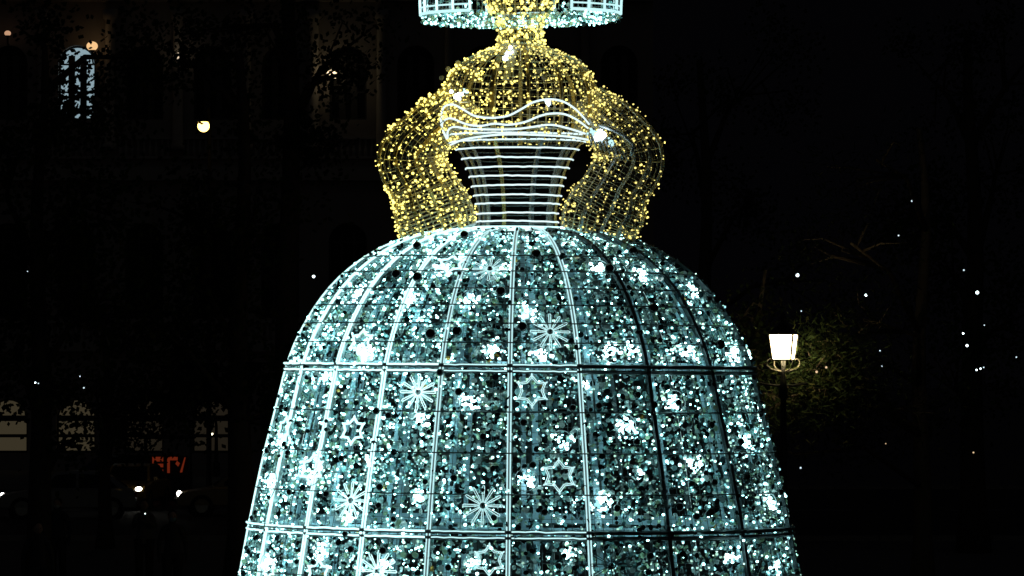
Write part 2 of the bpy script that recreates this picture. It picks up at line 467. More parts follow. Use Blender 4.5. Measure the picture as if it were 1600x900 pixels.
for k in range(3): gl[k].build('gold_fairy_lights', M_GOLD[k], bodice, kind='stuff')
for px, py in ((700, 108), (716, 98), (905, 96), (918, 112), (745, 112), (842, 112), (850, 122), (872, 145), (762, 155), (690, 122), (780, 108), (876, 128)):
    p = pix(px, py, -.3 if 720 < px < 890 else -.05); p.x -= FX
    b = MB(); n = Vector((rng.normal(0, .4), -1, rng.normal(0, .4))).normalized(); spangle(b, p, n, .022, 0); spangle(b, p + n * .003, -n, .022, 0)
    b.build('reflector_disc', M_GREYDISC, bodice)

# small floodlights inside the bodice and on the sleeve
def flood(px, py, y, sz, parent, power):
    p = pix(px, py, y); p.x -= FX
    b = MB(); b.box(p + Vector((0, .03, 0)), (sz * 1.5, .03, sz * 1.5)); b.tube([p + Vector((0, .03, -sz)), p + Vector((0, .1, -sz * 2.2))], .008, 5)
    f = b.build('floodlight', M_DARKMETAL, parent)
    b = MB()
    for k in range(9):
        b.ball(p + Vector((rng.normal(0, sz * .42), random.uniform(-.02, .0), rng.normal(0, sz * .42))), random.uniform(.3, .5) * sz)
    b.build('floodlight_lamp', power, parent)
M_FLOOD = emitter('floodlight_lamp', (.72, .92, 1.0), 10.0)
flood(797, 88, -.20, .055, bodice, M_FLOOD); flood(793, 108, -.32, .03, bodice, M_ROPE[1])
b = MB(); pts = [pix(x, y, yy) for x, y, yy in ((803, 74, -.16), (800, 92, -.27), (795, 108, -.36), (790, 124, -.42))]
for p in pts: p.x -= FX
b.strip(pts, [Vector((.03, 0, 0))] * 4, [Vector((0, -.7, .7))] * 4, .004); b.build('streak_plate', M_METAL, bodice)  # plate added to carry the bright streak below the floodlight
flood(716, 150, -.32, .035, bodice, M_FLOOD); flood(727, 142, -.33, .025, bodice, M_ROPE[0])
flood(858, 160, -.42, .03, bodice, M_FLOOD)

# ---- corset
cors = revolve([(205, 117), (212, 114), (222, 107), (234, 96), (249, 87), (263, 81), (277, 75.5), (291, 72), (306, 69), (319, 66), (334, 64), (347, 64), (361, 68)], .75)
CX = (808 - 813) / SC
b = MB()
for i in range(40):
    b.tube([cors(2 * PI * i / 40, y, -.012) + Vector((CX, 0, 0)) for y in (205, 214, 224)], .004, 3)
for y in (205, 214): b.tube([cors(2 * PI * i / 48, y, -.01) + Vector((CX, 0, 0)) for i in range(48)], .006, 4, True)
corset = b.build('corset', M_WIRE, fig)
for y in (212, 222, 234, 249, 263, 277, 291, 306, 319, 334, 347, 360.5):
    lean = random.uniform(-.01, .012)
    for half in (0, 1):
        b = MB(); pts = []
        for k in range(29):
            t = -PI / 2 + PI * k / 28 + PI * half
            p = cors(t, y) + Vector((CX, 0, 0)); p.z += lean * p.x + rng.normal(0, .0014); pts.append(p)
        b.tube(pts, .0068 if half == 0 else .005, 6)
        b.build('hoop', M_HOOP if half == 0 else M_DARKMETAL, corset, True)
for dg, m in ((-80, M_CBAR), (-48, M_CBAR), (-20, M_GOLDBAR), (22, M_CBAR), (52, M_CBAR), (80, M_GOLDBAR), (120, M_CBAR), (160, M_CBAR), (200, M_GOLDBAR), (240, M_CBAR)):
    t = rad(dg); b = MB(); ys = np.linspace(206, 361, 18)
    b.strip([cors(t, y, -.02) + Vector((CX, 0, 0)) for y in ys], [Vector((math.cos(t), .75 * math.sin(t), 0)).normalized() * .013] * 18, [Vector((math.sin(t), -math.cos(t), 0))] * 18, .008)
    b.build('upright', m, corset)
# wavy neckline ropes
def zp(x, y): return (560 + x / 2.308, y / 2.308)
waves = [[(318, 500), (302, 462), (298, 425), (306, 390), (322, 379), (345, 378), (380, 396), (420, 418), (480, 425), (540, 417), (590, 392), (630, 369), (685, 358), (740, 367), (790, 400), (832, 448)],
         [(320, 500), (305, 470), (302, 445), (316, 430), (340, 428), (390, 448), (440, 454), (490, 446), (540, 450), (600, 440), (650, 420), (690, 410), (740, 411), (785, 430), (828, 462)],
         [(322, 500), (322, 475), (333, 461), (355, 458), (400, 465), (480, 467), (560, 466), (620, 459), (690, 450), (750, 461), (818, 482)],
         [(333, 522), (365, 508), (400, 499), (480, 488), (560, 484), (680, 488), (760, 493), (828, 504)]]
def catmull(P, m=6):
    P = [Vector(p) for p in P]; Q = [P[0]] + P + [P[-1]]; out = []
    for i in range(1, len(Q) - 2):
        for k in range(m):
            u = k / m; p0, p1, p2, p3 = Q[i - 1:i + 3]
            out.append(.5 * ((2 * p1) + (p2 - p0) * u + (2 * p0 - 5 * p1 + 4 * p2 - p3) * u * u + (3 * p1 - p0 - 3 * p2 + p3) * u ** 3))
    return out + [P[-1]]
for wv in waves:
    pts = []
    for x, y in wv:
        px, py = zp(x, y)
        q = min(1.0, abs(px - 809) / 128.0); dep = -.53 * math.sqrt(max(0.04, 1 - q * q))
        p = pix(px, py, dep); p.x -= FX; pts.append(p)
    b = MB(); b.tube(catmull(pts), .0082, 6); b.build('neckline_rope', M_HOOP, corset, True)

# ---- sleeves
def sleeve(cs, bright):
    ctr = []; R = []
    for px, py, r in cs:
        p = pix(px, py, -.06); p.x -= FX; ctr.append(p); R.append(r / SC)
    n = 40; C = catmull(ctr, 6); m = len(C); Rr = list(np.interp(np.linspace(0, len(R) - 1, m), range(len(R)), R))
    fr = []
    for i in range(m):
        tg = (C[min(i + 1, m - 1)] - C[max(i - 1, 0)]).normalized()
        yv = Vector((0, 1, 0)); xv = yv.cross(tg).normalized(); fr.append((xv, yv))
    def at(i, a, off=0.0):
        i = max(0, min(m - 1, i)); i0 = int(i); i1 = min(m - 1, i0 + 1); f = i - i0
        c = C[i0].lerp(C[i1], f); r = Rr[i0] * (1 - f) + Rr[i1] * f + off
        xv = fr[i0][0].lerp(fr[i1][0], f).normalized()
        return c + (xv * math.cos(a) + Vector((0, .85, 0)) * math.sin(a)) * r
    b = MB()
    for k in range(30): b.tube([at(i, 2 * PI * k / 30) for i in range(m)], .0036, 3)
    for i in np.arange(0, m - 1, 1.3):
        tw = rng.normal(0, .35)
        b.tube([at(i + tw * math.cos(2 * PI * k / 28), 2 * PI * k / 28) for k in range(28)], .0032, 3, True)
    sl = b.build('sleeve', M_GOLDWIRE, fig)
    for a in (.2, 1.7, 2.9, 4.1, 5.2):
        b = MB(); pts = [at(i, a, -.01) for i in range(m)]
        b.strip(pts, [fr[i][0].cross(Vector((0, 1, 0))) * 0 + (-fr[i][0] * math.sin(a) + Vector((0, 1, 0)) * math.cos(a)) * .015 for i in range(m)], [(fr[i][0] * math.cos(a) + Vector((0, 1, 0)) * math.sin(a)) for i in range(m)], .005)
        b.build('upright', M_GOLDBAR if bright else M_METAL, sl)
    b = MB(); b.tube([at(m - 1, 2 * PI * k / 28, .004) for k in range(28)], .009, 5, True); b.build('cuff_ring', M_METAL, sl)
    g = [MB(), MB(), MB()]
    for _ in range(820 if bright else 640):
        i = random.uniform(0, m - 1); a = random.uniform(0, 2 * PI)
        k = (0 if random.random() < .6 else 1) if bright else (2 if random.random() < .68 else 1)
        gold(g, at(i, a, random.uniform(-.012, .03)), k, 1.08 if bright else .86)
    for k in range(3):
        if g[k].v: g[k].build('gold_fairy_lights', M_GOLD[k], sl, kind='stuff')
    return sl
sleeveL = sleeve([(722, 150, 30), (700, 180, 42), (668, 208, 43), (642, 247, 53), (661, 290, 51), (672, 318, 60), (682, 345, 61), (692, 370, 55)], True)
sleeveR = sleeve([(915, 152, 28), (935, 180, 42), (962, 205, 45), (985, 247, 54), (963, 292, 52), (950, 322, 62), (938, 345, 62), (930, 371, 55)], False)
flood(940, 212, -.36, .05, sleeveR, M_FLOOD); flood(925, 205, -.38, .03, sleeveR, M_ROPE[1]); flood(955, 222, -.36, .03, sleeveR, M_ROPE[1])
b = MB()
for k in range(9):
    a = pix(918 + 7 * k, 205 + 4 * k, -.38); c = pix(925 + 7 * k, 228 + 3 * k, -.38); a.x -= FX; c.x -= FX
    b.tube([a, c], .006, 4)
pts = [pix(x, y, -.34) for x, y in ((935, 195), (958, 203), (975, 212), (990, 226), (986, 244))]
for p in pts: p.x -= FX
b.tube(pts, .014, 6); b.build('bracket', M_METAL, sleeveR, True)

# ---- neck, head, hair
nk = revolve([(-40, 52), (-20, 56), (0, 55), (14, 50), (24, 40), (34, 34), (60, 35), (72, 37)], .9)
b = MB()
for i in range(40): b.tube([nk(2 * PI * i / 40, y) for y in np.linspace(-40, 72, 18)], .003, 3)
for y in range(-40, 73, 8): b.tube([nk(2 * PI * i / 30, y) for i in range(30)], .003, 3, True)
neck = b.build('neck', M_GOLDWIRE, fig)
g = MB(); g2 = MB()
for _ in range(430):
    (g if random.random() < .5 else g2).ball(nk(random.uniform(-PI, PI), random.uniform(-40, 70), random.uniform(-.005, .02)), random.choice((.007, .009, .012, .014)))
g.build('gold_fairy_lights', M_GOLD[0], neck, kind='stuff'); g2.build('gold_fairy_lights', M_GOLD[1], neck, kind='stuff')
b = MB(); b.tube([nk(2 * PI * k / 30, 72, -.03) for k in range(30)], .02, 6, True); b.build('collar_ring', M_METAL, neck, True)
hd = revolve([(-330, 2), (-326, 40), (-310, 80), (-280, 108), (-240, 122), (-190, 120), (-140, 106), (-100, 84), (-70, 62), (-40, 52)], .9)
b = MB()
for i in range(40): b.tube([hd(2 * PI * i / 40, y) for y in np.linspace(-330, -40, 26)], .0035, 3)
for y in range(-320, -40, 14): b.tube([hd(2 * PI * i / 36, y) for i in range(36)], .003, 3, True)
head = b.build('head', M_GOLDWIRE, fig)
g = MB()
for _ in range(600): g.ball(hd(random.uniform(-PI, PI), random.uniform(-325, -45), .01), random.choice((.008, .011, .013)))
g.build('gold_fairy_lights', M_GOLD[1], head, kind='stuff')
# hair: two bell-shaped wings either side of the face
hr = revolve([(-345, 20), (-335, 80), (-300, 130), (-240, 152), (-150, 160), (-60, 160), (22, 157)], .55)
def hairp(t, y, off=0.0):
    p = hr(t, y, off)
    p.z += -.03 * math.cos(t) * 0 + (.012 if p.x > 0 else 0) * 1.0
    return p
b = MB()
hair_ts = [t for t in np.linspace(-PI, PI, 110) if abs(t) > rad(30)]
for t in hair_ts: b.tube([hairp(t, y, -.012) for y in np.linspace(-340, 22, 16)], .0028, 3)
for y in range(-330, 23, 16): b.tube([hairp(rad(30) + (2 * PI - rad(60)) * k / 70, y, -.012) for k in range(71)], .0025, 3)
hair = b.build('hair', M_WIRE, fig)
for side in (-1, 1):
    for dg in (30, 42, 56, 72, 90, 110, 135, 160):
        t = rad(dg) * side; b = MB(); b.tube([hairp(t, y) for y in np.linspace(-340, 22, 20)], .011, 6)
        b.build('light_rope', M_ROPE[0] if side < 0 and dg < 100 else M_ROPE[1], hair, True)
for y, r in ((22, .0125), (12, .007), (-90, .01), (-200, .01)):
    b = MB(); b.tube([hairp(rad(30) + (2 * PI - rad(60)) * k / 70, y) for k in range(71)], r, 6)
    b.build('light_rope', M_ROPE[1], hair, True)
sp = MB(); l = MB()
for _ in range(2100):
    t = random.uniform(rad(30), 2 * PI - rad(30)); u = random.random() ** .5
    c = hairp(t, 22); c.x *= u; c.y *= u
    c.z -= random.uniform(-.01, .09) * (1 - .3 * u)
    if abs(c.x) < .2 and c.y < 0: continue
    spangle(sp, c, Vector(rng.normal(0, 1, 3)).normalized(), random.choice((.014, .018, .022)), random.choices(range(5), (24, 30, 24, 14, 8))[0])
    if random.random() < .28: l.ball(c + Vector((0, -.012, -.01)), random.choice((.007, .009, .012)))
for _ in range(1500):
    t = random.uniform(rad(30), 2 * PI - rad(30)); y = random.uniform(-330, 20); c = hairp(t, y, random.uniform(-.06, 0))
    spangle(sp, c, Vector(rng.normal(0, 1, 3)).normalized(), .018, random.choices(range(5), (24, 30, 20, 16, 10))[0])
    if random.random() < .22: l.ball(c, random.choice((.007, .009, .012)))
sp.build('spangles', M_SPANGLE, hair, kind='stuff'); l.build('fairy_lights', M_LED[1], hair, kind='stuff')
# platform under the skirt
plat = MB(); n = 48
for z0, z1, R in ((0, .18, 2.75), (.18, .26, 2.62)):
    for k in range(1): 
        poly = [Vector((R * math.sin(2 * PI * i / n), -KY * R * math.cos(2 * PI * i / n), z0)) for i in range(n)][::-1]
        plat.prism(poly, (0, 0, z1 - z0))
plat.build('base', M_DARKMETAL, fig)
#BACKGROUND#
# ------------------------------------------------------------------ GROUND
M_ASPHALT = mat('asphalt', (.05, .05, .052), .75, noise=(3, .3), bump=.1)
M_PAVE = mat('paving', (.16, .15, .145), .7, noise=(2, .25), bump=.1)
M_KERB = mat('kerb_stone', (.28, .27, .25), .7, noise=(5, .2))
b = MB(); b.add([(-600, -200, -.004), (600, -200, -.004), (600, 900, -.004), (-600, 900, -.004)], [(0, 1, 2, 3)])
structure(b.build('ground', M_PAVE))
b = MB(); b.add([(-200, 64, -.001), (200, 64, -.001), (200, 104, -.001), (-200, 104, -.001)], [(0, 1, 2, 3)])
structure(b.build('road', M_ASPHALT))
for y in (64, 104):
    b = MB()
    for k in range(-30, 30): b.box((k * 1.5, y, .06), (1.48, .25, .14))
    structure(b.build('kerb', M_KERB))
M_LINE = mat('road_paint', (.7, .7, .68), .6, noise=(6, .2))
lane = MB(); lane.box((0, 0, .006), (2.0, .12, .004)); lane_me = lane.mesh('lane_marking', M_LINE)
road = bpy.data.objects['road']
for k in range(-8, 8): ob('lane_marking', lane_me, road, loc=(k * 5.0, 84, 0))

# ------------------------------------------------------------------ PALACE BEHIND THE STREET
M_STONE = mat('facade_stone', (.34, .31, .27), .8, noise=(.9, .25), bump=.15)
M_TRIM = mat('facade_trim', (.42, .39, .34), .75, noise=(2, .2))
M_FRAME = mat('window_frame', (.05, .05, .05), .5)
M_GLASS = mat('dark_glass', (.01, .012, .015), .5, spec=.2)
M_COLD = emitter('lit_cold_window', (.62, .88, 1.0), .40)
M_WARM = emitter('lit_warm_window', (1.0, .80, .46), .038)
M_WARM2 = emitter('dim_warm_window', (1.0, .78, .5), .013)
BY, BW = 130.0, 3.1
def arch_pts(ow, spring, n=14):
    return [Vector((ow / 2 * math.cos(PI * k / n), 0, spring + ow / 2 * math.sin(PI * k / n))) for k in range(n + 1)]
def arch_panel(name, w, h, ow, sill, spring, depth=.45):
    b = MB(); A = arch_pts(ow, spring)
    b.box((-(w + ow) / 4, 0, h / 2), ((w - ow) / 2, depth, h)); b.box(((w + ow) / 4, 0, h / 2), ((w - ow) / 2, depth, h))
    if sill > 0: b.box((0, 0, sill / 2), (ow, depth, sill))
    for k in range(len(A) - 1):
        p, q = A[k], A[k + 1]
        b.prism([Vector((p.x, -depth / 2, p.z)), Vector((p.x, -depth / 2, h)), Vector((q.x, -depth / 2, h)), Vector((q.x, -depth / 2, q.z))], (0, depth, 0))
    return b.mesh(name, M_STONE)
def window_mesh(ow, sill, spring, m, n=14):
    A = arch_pts(ow - .06, spring); b = MB()
    b.prism([Vector((-ow / 2 + .03, .12, sill + .02)), Vector((ow / 2 - .03, .12, sill + .02))] + [p + Vector((0, .12, 0)) for p in A], (0, .03, 0))
    return b.mesh('pane', m)
def frame_mesh(ow, sill, spring, bars):
    b = MB()
    b.tube([p + Vector((0, .06, 0)) for p in arch_pts(ow - .08, spring)], .05, 4)
    for k in range(bars + 1):
        x = -ow / 2 + .04 + (ow - .08) * k / bars
        b.box((x, .06, (sill + spring) / 2 + .2), ((.30 if sill > 2 else .09) if 0 < k < bars else .1, .08, spring - sill + .4))
    for z in (sill + .05, (sill + spring) / 2, spring): b.box((0, .065, z), (ow - .1, .06, .08 if sill > 1 else .26 if z > 2 else .15))
    return b.mesh('window', M_FRAME)
pal = empty('palace', (0, BY, 0), label='long dark stone palace with arched windows across the street', cat='building')
st = [(0.0, 5.4, 1.8, .75, 2.35, 1), (5.8, 7.4, 1.75, 1.1, 4.6, 3), (13.8, 7.6, 1.7, 2.2, 4.75, 3)]
pm = [arch_panel('wall_panel', BW - .004, h, ow, sl, spg) for z, h, ow, sl, spg, bars in st]
wm = [[window_mesh(ow, sl, spg, m) for m in (M_GLASS, M_COLD, M_WARM, M_WARM2)] for z, h, ow, sl, spg, bars in st]
fm = [frame_mesh(ow, sl, spg, bars) for z, h, ow, sl, spg, bars in st]
bl = MB(); bl.box((0, -.05, .95), (BW - .5, .22, .12)); bl.box((0, -.05, .06), (BW - .5, .22, .12))
for k in range(9): bl.tube([(-1.1 + k * .275, -.05, .1), (-1.1 + k * .275, -.05, .35), (-1.1 + k * .275, -.05, .6), (-1.1 + k * .275, -.05, .9)], [.06, .1, .055, .06], 6)
bal_me = bl.mesh('balustrade', M_TRIM)
cl = MB(); cl.tube([(0, 0, 0), (0, 0, .25), (0, 0, .3), (0, 0, 5.9), (0, 0, 6.0), (0, 0, 6.4)], [.32, .32, .25, .21, .32, .36], 12); col_me = cl.mesh('column', M_TRIM, True)
lit = {(-23.0, 0): 2, (-19.9, 0): 2, (-16.8, 0): 3, (-13.7, 0): 3, (-19.9, 2): 1}
for i in range(-2, 9):
    x = -19.9 + BW * i
    for j, (z, h, ow, sl, spg, bars) in enumerate(st):
        ob('wall_panel', pm[j], pal, loc=(x, 0, z))
        k = 0
        for (lx, lj), v in lit.items():
            if lj == j and abs(lx - x) < .3: k = v
        w = ob('window', fm[j], pal, loc=(x, .02, z))
        ob('pane', wm[j][k], w)
    ob('balustrade', bal_me, pal, loc=(x, -.28, 5.8)); ob('balustrade', bal_me, pal, loc=(x, -.28, 14.2))
    ob('column', col_me, pal, loc=(x - BW / 2, -.5, 14.6))
L0, L1 = -19.9 - 2.5 * BW, -19.9 + 8.5 * BW
for z, hh, d in ((5.6, .4, .9), (13.5, .6, 1.1), (21.75, .7, 1.4), (23.4, 2.6, .5)):
    b = MB(); b.box(((L0 + L1) / 2, -.06 if d > .6 else .2, z), (L1 - L0, d, hh)); b.build('cornice' if z < 23 else 'parapet', M_TRIM, pal)
b = MB(); b.box(((L0 + L1) / 2, 4.2, 12), (L1 - L0 - .02, 7, 24)); b.build('back_wall', M_STONE, pal)

# ------------------------------------------------------------------ LAMPS
M_LAMPIRON = mat('lamp_iron', (.02, .02, .02), .5, noise=(20, .3))
def wall_lamp(px, py, r, m, label):
    p = pix(px, py, BY - 1.1)
    e = empty('wall_lamp', p, label=label, cat='lamp')
    b = MB(); b.sphere((0, 0, 0), r, 16, 10, (1, 1, .82)); b.build('globe', m, e, True)
    b = MB(); b.tube([(0, 0, -r), (0, 0, -r - .25), (0, .4, -r - .5), (0, .86, -r - .5)], .04, 6); b.tube([(0, 0, -r * 1.05), (0, 0, -r * .7)], [.09, .16], 8)
    b.build('bracket', M_LAMPIRON, e)
wall_lamp(144, 72, .26, emitter('globe_peach', (1.0, .60, .27), .95), 'peach globe lamp in front of the cold lit arched window')
wall_lamp(12, 52, .15, emitter('globe_rose', (1.0, .55, .32), .55), 'faint pinkish globe lamp high on the dark palace')
wall_lamp(278, 88, .2, emitter('globe_pale', (1.0, .8, .55), .8), 'dim pale globe lamp half hidden by leaves high up')
wall_lamp(520, 116, .28, emitter('globe_warm', (1.0, .78, .45), 2.2), 'bright warm globe lamp broken up by leaves beside the sculpture shoulder')
def street_light(px, py, Y, r, m, label):
    p = pix(px, py, Y)
    e = empty('street_light', (p.x, Y, 0), label=label, cat='street lamp')
    b = MB(); b.tube([(0, 2.2, 0), (0, 2.2, .6), (0, 2.2, .62), (0, 2.2, p.z + .3), (0, 1.6, p.z + .8), (0, 0, p.z + r + .12)], [.16, .16, .09, .06, .05, .04], 8); b.build('post', M_LAMPIRON, e)
    b = MB(); b.sphere((0, 0, p.z), r, 14, 9, (1, 1, 1)); b.build('bulb', m, e, True)
    b = MB(); b.tube([(0, 0, p.z + r * .7), (0, 0, p.z + r * 1.05), (0, 0, p.z + r * 1.5)], [r * 1.15, r * .8, .05], 12); b.build('hood', M_LAMPIRON, e)
street_light(318, 197, 82, .19, emitter('sodium_bulb', (1.0, .62, .15), 6.0), 'tall street lamp with a bright yellow bulb above the road')
street_light(331, 678, 118, .06, emitter('small_door_bulb', (1.0, .9, .6), 3.0), 'low post lamp with a tiny pale bulb before a dim doorway')

# lantern on a post beyond the skirt
LP = pix(1224, 562, 36.0)
lan = empty('lantern_post', (LP.x, LP.y, 0), label='classic four-sided glass lantern glowing warm white on an iron post', cat='street lamp')
M_LANT = emitter('lantern_glass', (1.0, .80, .42), 17.0)
b = MB(); H = LP.z - .42
b.tube([(0, 0, 0), (0, 0, .3), (0, 0, .35), (0, 0, 1.0), (0, 0, 1.05), (0, 0, H - .3), (0, 0, H - .28), (0, 0, H), (0, 0, H + .12), (0, 0, H + .4)], [.22, .22, .14, .12, .08, .055, .09, .06, .04, .04], 10)
b.tube([(-.45, 0, H - .02), (-.15, 0, H - .06), (.15, 0, H - .06), (.45, 0, H - .02)], .02, 6)
b.build('post', M_LAMPIRON, lan, True)
M_SCROLL = mat('scroll_iron', (.42, .38, .30), .5, noise=(15, .3))
for k in range(4):
    a = rad(25 + 90 * k); b = MB()
    b.tube([(r * math.cos(a), r * math.sin(a), LP.z + z) for r, z in ((.05, -.22), (.16, -.20), (.27, -.17), (.35, -.10), (.34, -.02), (.28, .02), (.24, -.01))], .014, 5)
    b.build('scroll', M_SCROLL, lan, True)
rt, rb, hg = .31, .235, .47
def sq(r, z): return [Vector((r * math.cos(rad(-62 + 90 * k)), r * math.sin(rad(-62 + 90 * k)), LP.z + z)) for k in range(4)]
T, Bq = sq(rt, hg), sq(rb, 0)
for k in range(4):
    l = (k + 1) % 4; b = MB(); cen = Vector((0, 0, LP.z + hg / 2))
    q = [Bq[k], Bq[l], T[l], T[k]]; nn = ((q[0] + q[2]) / 2 - cen).normalized()
    b.prism(q, nn * -.008); b.build('pane', M_LANT, lan)
    b = MB(); b.tube([Bq[k] + (Bq[k] - Vector((0, 0, Bq[k].z))) * .05, T[k] + (T[k] - Vector((0, 0, T[k].z))) * .05], .02, 5); b.build('frame_bar', M_LAMPIRON, lan)
b = MB()
for q in (T, Bq):
    for k in range(4): b.tube([q[k], q[(k + 1) % 4]], .014, 5)
b.build('frame_rim', M_LAMPIRON, lan)
b = MB(); T2, T3, T4 = sq(.34, hg + .01), sq(.12, hg + .17), sq(.05, hg + .26)
for a_, c_ in ((T2, T3), (T3, T4)):
    for k in range(4): b.add([a_[k], a_[(k + 1) % 4], c_[(k + 1) % 4], c_[k]], [(0, 1, 2, 3)])
b.tube([(0, 0, LP.z + hg + .24), (0, 0, LP.z + hg + .31), (0, 0, LP.z + hg + .36), (0, 0, LP.z + hg + .42)], [.04, .07, .05, .01], 8)
b.build('cap', M_LAMPIRON, lan)

# ------------------------------------------------------------------ TREES
M_BARK = mat('bark', (.07, .058, .045), .9, noise=(6, .4), bump=.4)
M_TWIG = mat('lit_twig', (.20, .16, .11), .9, noise=(6, .3))  # bark lightened to paint lantern light onto the twigs
M_LEAF = [sheet('leaf_dark', (.035, .055, .022), .5, .3, .04), sheet('leaf_mid', (.055, .085, .03), .5, .3, .04), sheet('leaf_olive', (.09, .10, .035), .5, .35, .04)]
def tree(base, r, h, blobs, label, cat='tree', leaf=.13, needles=False, group=None, lean=0.0, bark=None):
    e = empty('tree', (base[0], base[1], 0), label=label, cat=cat, group=group)
    b = MB(); top = Vector((lean, 0, h)); ph = random.uniform(0, 6)
    tr = [Vector((lean * k / 9 + .12 * math.sin(ph + k) * (k / 9), .1 * math.cos(ph + k * 1.3) * (k / 9), h * k / 9)) for k in range(10)]
    b.tube(tr, [r * (1.35 if k == 0 else 1 - .72 * k / 9) for k in range(10)], 9)
    c = MB(); wb = Vector((base[0], base[1], 0))
    for (cx, cy_, cz, rx, ry, rz, n) in blobs:
        ctr = Vector((cx, cy_, cz)) - wb
        k = max(2, min(9, int(9 * max(.25, min(1, (ctr.z - rz * .8) / h)))))
        s0 = tr[k]; mid = s0.lerp(ctr, .5) + Vector((rng.normal(0, .25), rng.normal(0, .25), .35))
        b.tube([s0, mid, ctr], [r * .33, r * .2, .03], 6)
        for q in range(max(4, n // 90)):
            v = Vector(rng.normal(0, 1, 3)).normalized() * random.uniform(.45, 1.0) ** .6
            tip = ctr + Vector((v.x * rx, v.y * ry, v.z * rz))
            b.tube([mid.lerp(ctr, random.random()), tip.lerp(ctr, .4) + Vector(rng.normal(0, .1, 3)), tip], [.035, .02, .006], 4)
            m = int(90 * random.uniform(.5, 1.5)); sig = .28 + .12 * random.random()
            for _ in range(m):
                p = tip + Vector(rng.normal(0, sig, 3)); d = Vector(rng.normal(0, 1, 3)).normalized(); o = d.orthogonal().normalized()
                s = leaf * random.uniform(.6, 1.3)
                wdt = s * (.10 if needles else .42)
                c.add([p, p + d * s * .5 + o * wdt, p + d * s, p + d * s * .5 - o * wdt], [(0, 1, 2, 3)], random.choices((0, 1, 2), (5, 4, 2))[0])
    b.build('trunk', bark or M_BARK, e, True)
    c.build('crown', M_LEAF, e)
    return e
def blob(px, py, Y, rpx, rpy, n):
    p = pix(px, py, Y); s = (Y - CAM_Y) / F
    return (p.x, Y, p.z, rpx * s, rpx * s * .9, rpy * s, n)
def base(px, Y): return (pix(px, 580, Y).x, Y)
# right of the sculpture
tree(base(1440, 43), .22, 9.5, [blob(1285, 560, 36.9, 40, 38, 1500), blob(1330, 590, 37.5, 60, 40, 1400), blob(1258, 612, 36.8, 45, 26, 900), blob(1200, 620, 37.6, 40, 26, 500), blob(1350, 500, 38.5, 70, 60, 800), blob(1400, 640, 38, 80, 60, 700), blob(1300, 690, 39, 80, 50, 600), blob(1330, 380, 38, 90, 70, 600), blob(1370, 250, 39, 80, 80, 500)],
     'feathery evergreen tree lit yellow green by the lantern', leaf=.17, needles=True, bark=M_TWIG)
tree(base(1190, 40), .12, 6.5, [blob(1190, 560, 39.0, 22, 40, 30), blob(1180, 500, 39.5, 26, 30, 40), blob(1240, 640, 39.5, 40, 40, 120)], 'thin bare-twigged tree between the skirt and the lantern', leaf=.1, bark=M_TWIG)
tree(base(1520, 58), .35, 13, [blob(1480, 420, 58, 110, 90, 1100), blob(1580, 500, 58, 110, 90, 1000), blob(1420, 330, 58, 100, 90, 800), blob(1560, 250, 59, 120, 100, 900), blob(1480, 600, 57, 120, 70, 900), blob(1450, 120, 58, 120, 90, 600), blob(1600, 100, 58, 100, 90, 500)],
     'big dark leafy tree hung with scattered white bulbs')
tree(base(1100, 66), .3, 13, [blob(1080, 200, 66, 110, 100, 700), blob(1180, 300, 66, 100, 90, 700), blob(1200, 120, 66, 110, 90, 600), blob(1260, 430, 67, 80, 70, 500)], 'dark leafy tree rising behind the sculpture dome')
# left of the sculpture
tree(base(62, 40), .27, 10, [blob(60, 420, 40, 130, 90, 1100), blob(150, 480, 40, 110, 80, 900), blob(20, 560, 40, 90, 60, 800), blob(120, 600, 40, 70, 22, 200), blob(110, 690, 40, 36, 20, 60), blob(130, 310, 40, 120, 80, 800), blob(20, 260, 40, 90, 80, 600), blob(150, 172, 40, 70, 18, 160), blob(60, 190, 40, 60, 40, 300), blob(135, 142, 41, 30, 14, 20), blob(232, 90, 41, 36, 60, 220), blob(50, 60, 41, 50, 60, 260)], 'broad tree on a thick dark trunk before the lit ground floor')
tree(base(375, 42), .30, 11, [blob(330, 430, 42, 110, 80, 900), blob(260, 510, 42, 100, 60, 700), blob(400, 330, 42, 90, 80, 700), blob(270, 330, 42, 90, 70, 600), blob(380, 560, 42, 80, 60, 900), blob(330, 610, 42, 60, 35, 260), blob(420, 640, 42, 40, 60, 300), blob(280, 95, 43, 26, 20, 50), blob(390, 170, 43, 60, 60, 250)], 'broad tree with a dark trunk beside the glowing skirt edge')
tree(base(450, 50), .36, 15, [blob(430, 60, 50, 60, 50, 260), blob(528, 116, 50, 26, 18, 44), blob(500, 200, 50, 60, 50, 400), blob(560, 60, 50, 50, 50, 300), blob(350, 40, 50, 80, 40, 500), blob(470, -60, 50, 140, 60, 500), blob(470, 230, 50, 30, 40, 90)], 'tall tree with a straight bare trunk behind the sculpture arm')
tree(base(165, 60), .2, 6, [blob(225, 625, 60, 60, 45, 900), blob(275, 640, 60, 60, 50, 1000), blob(160, 640, 60, 55, 45, 700), blob(195, 680, 60, 45, 30, 400), blob(250, 560, 60, 80, 50, 500)], 'small round tree between the two broad trees')

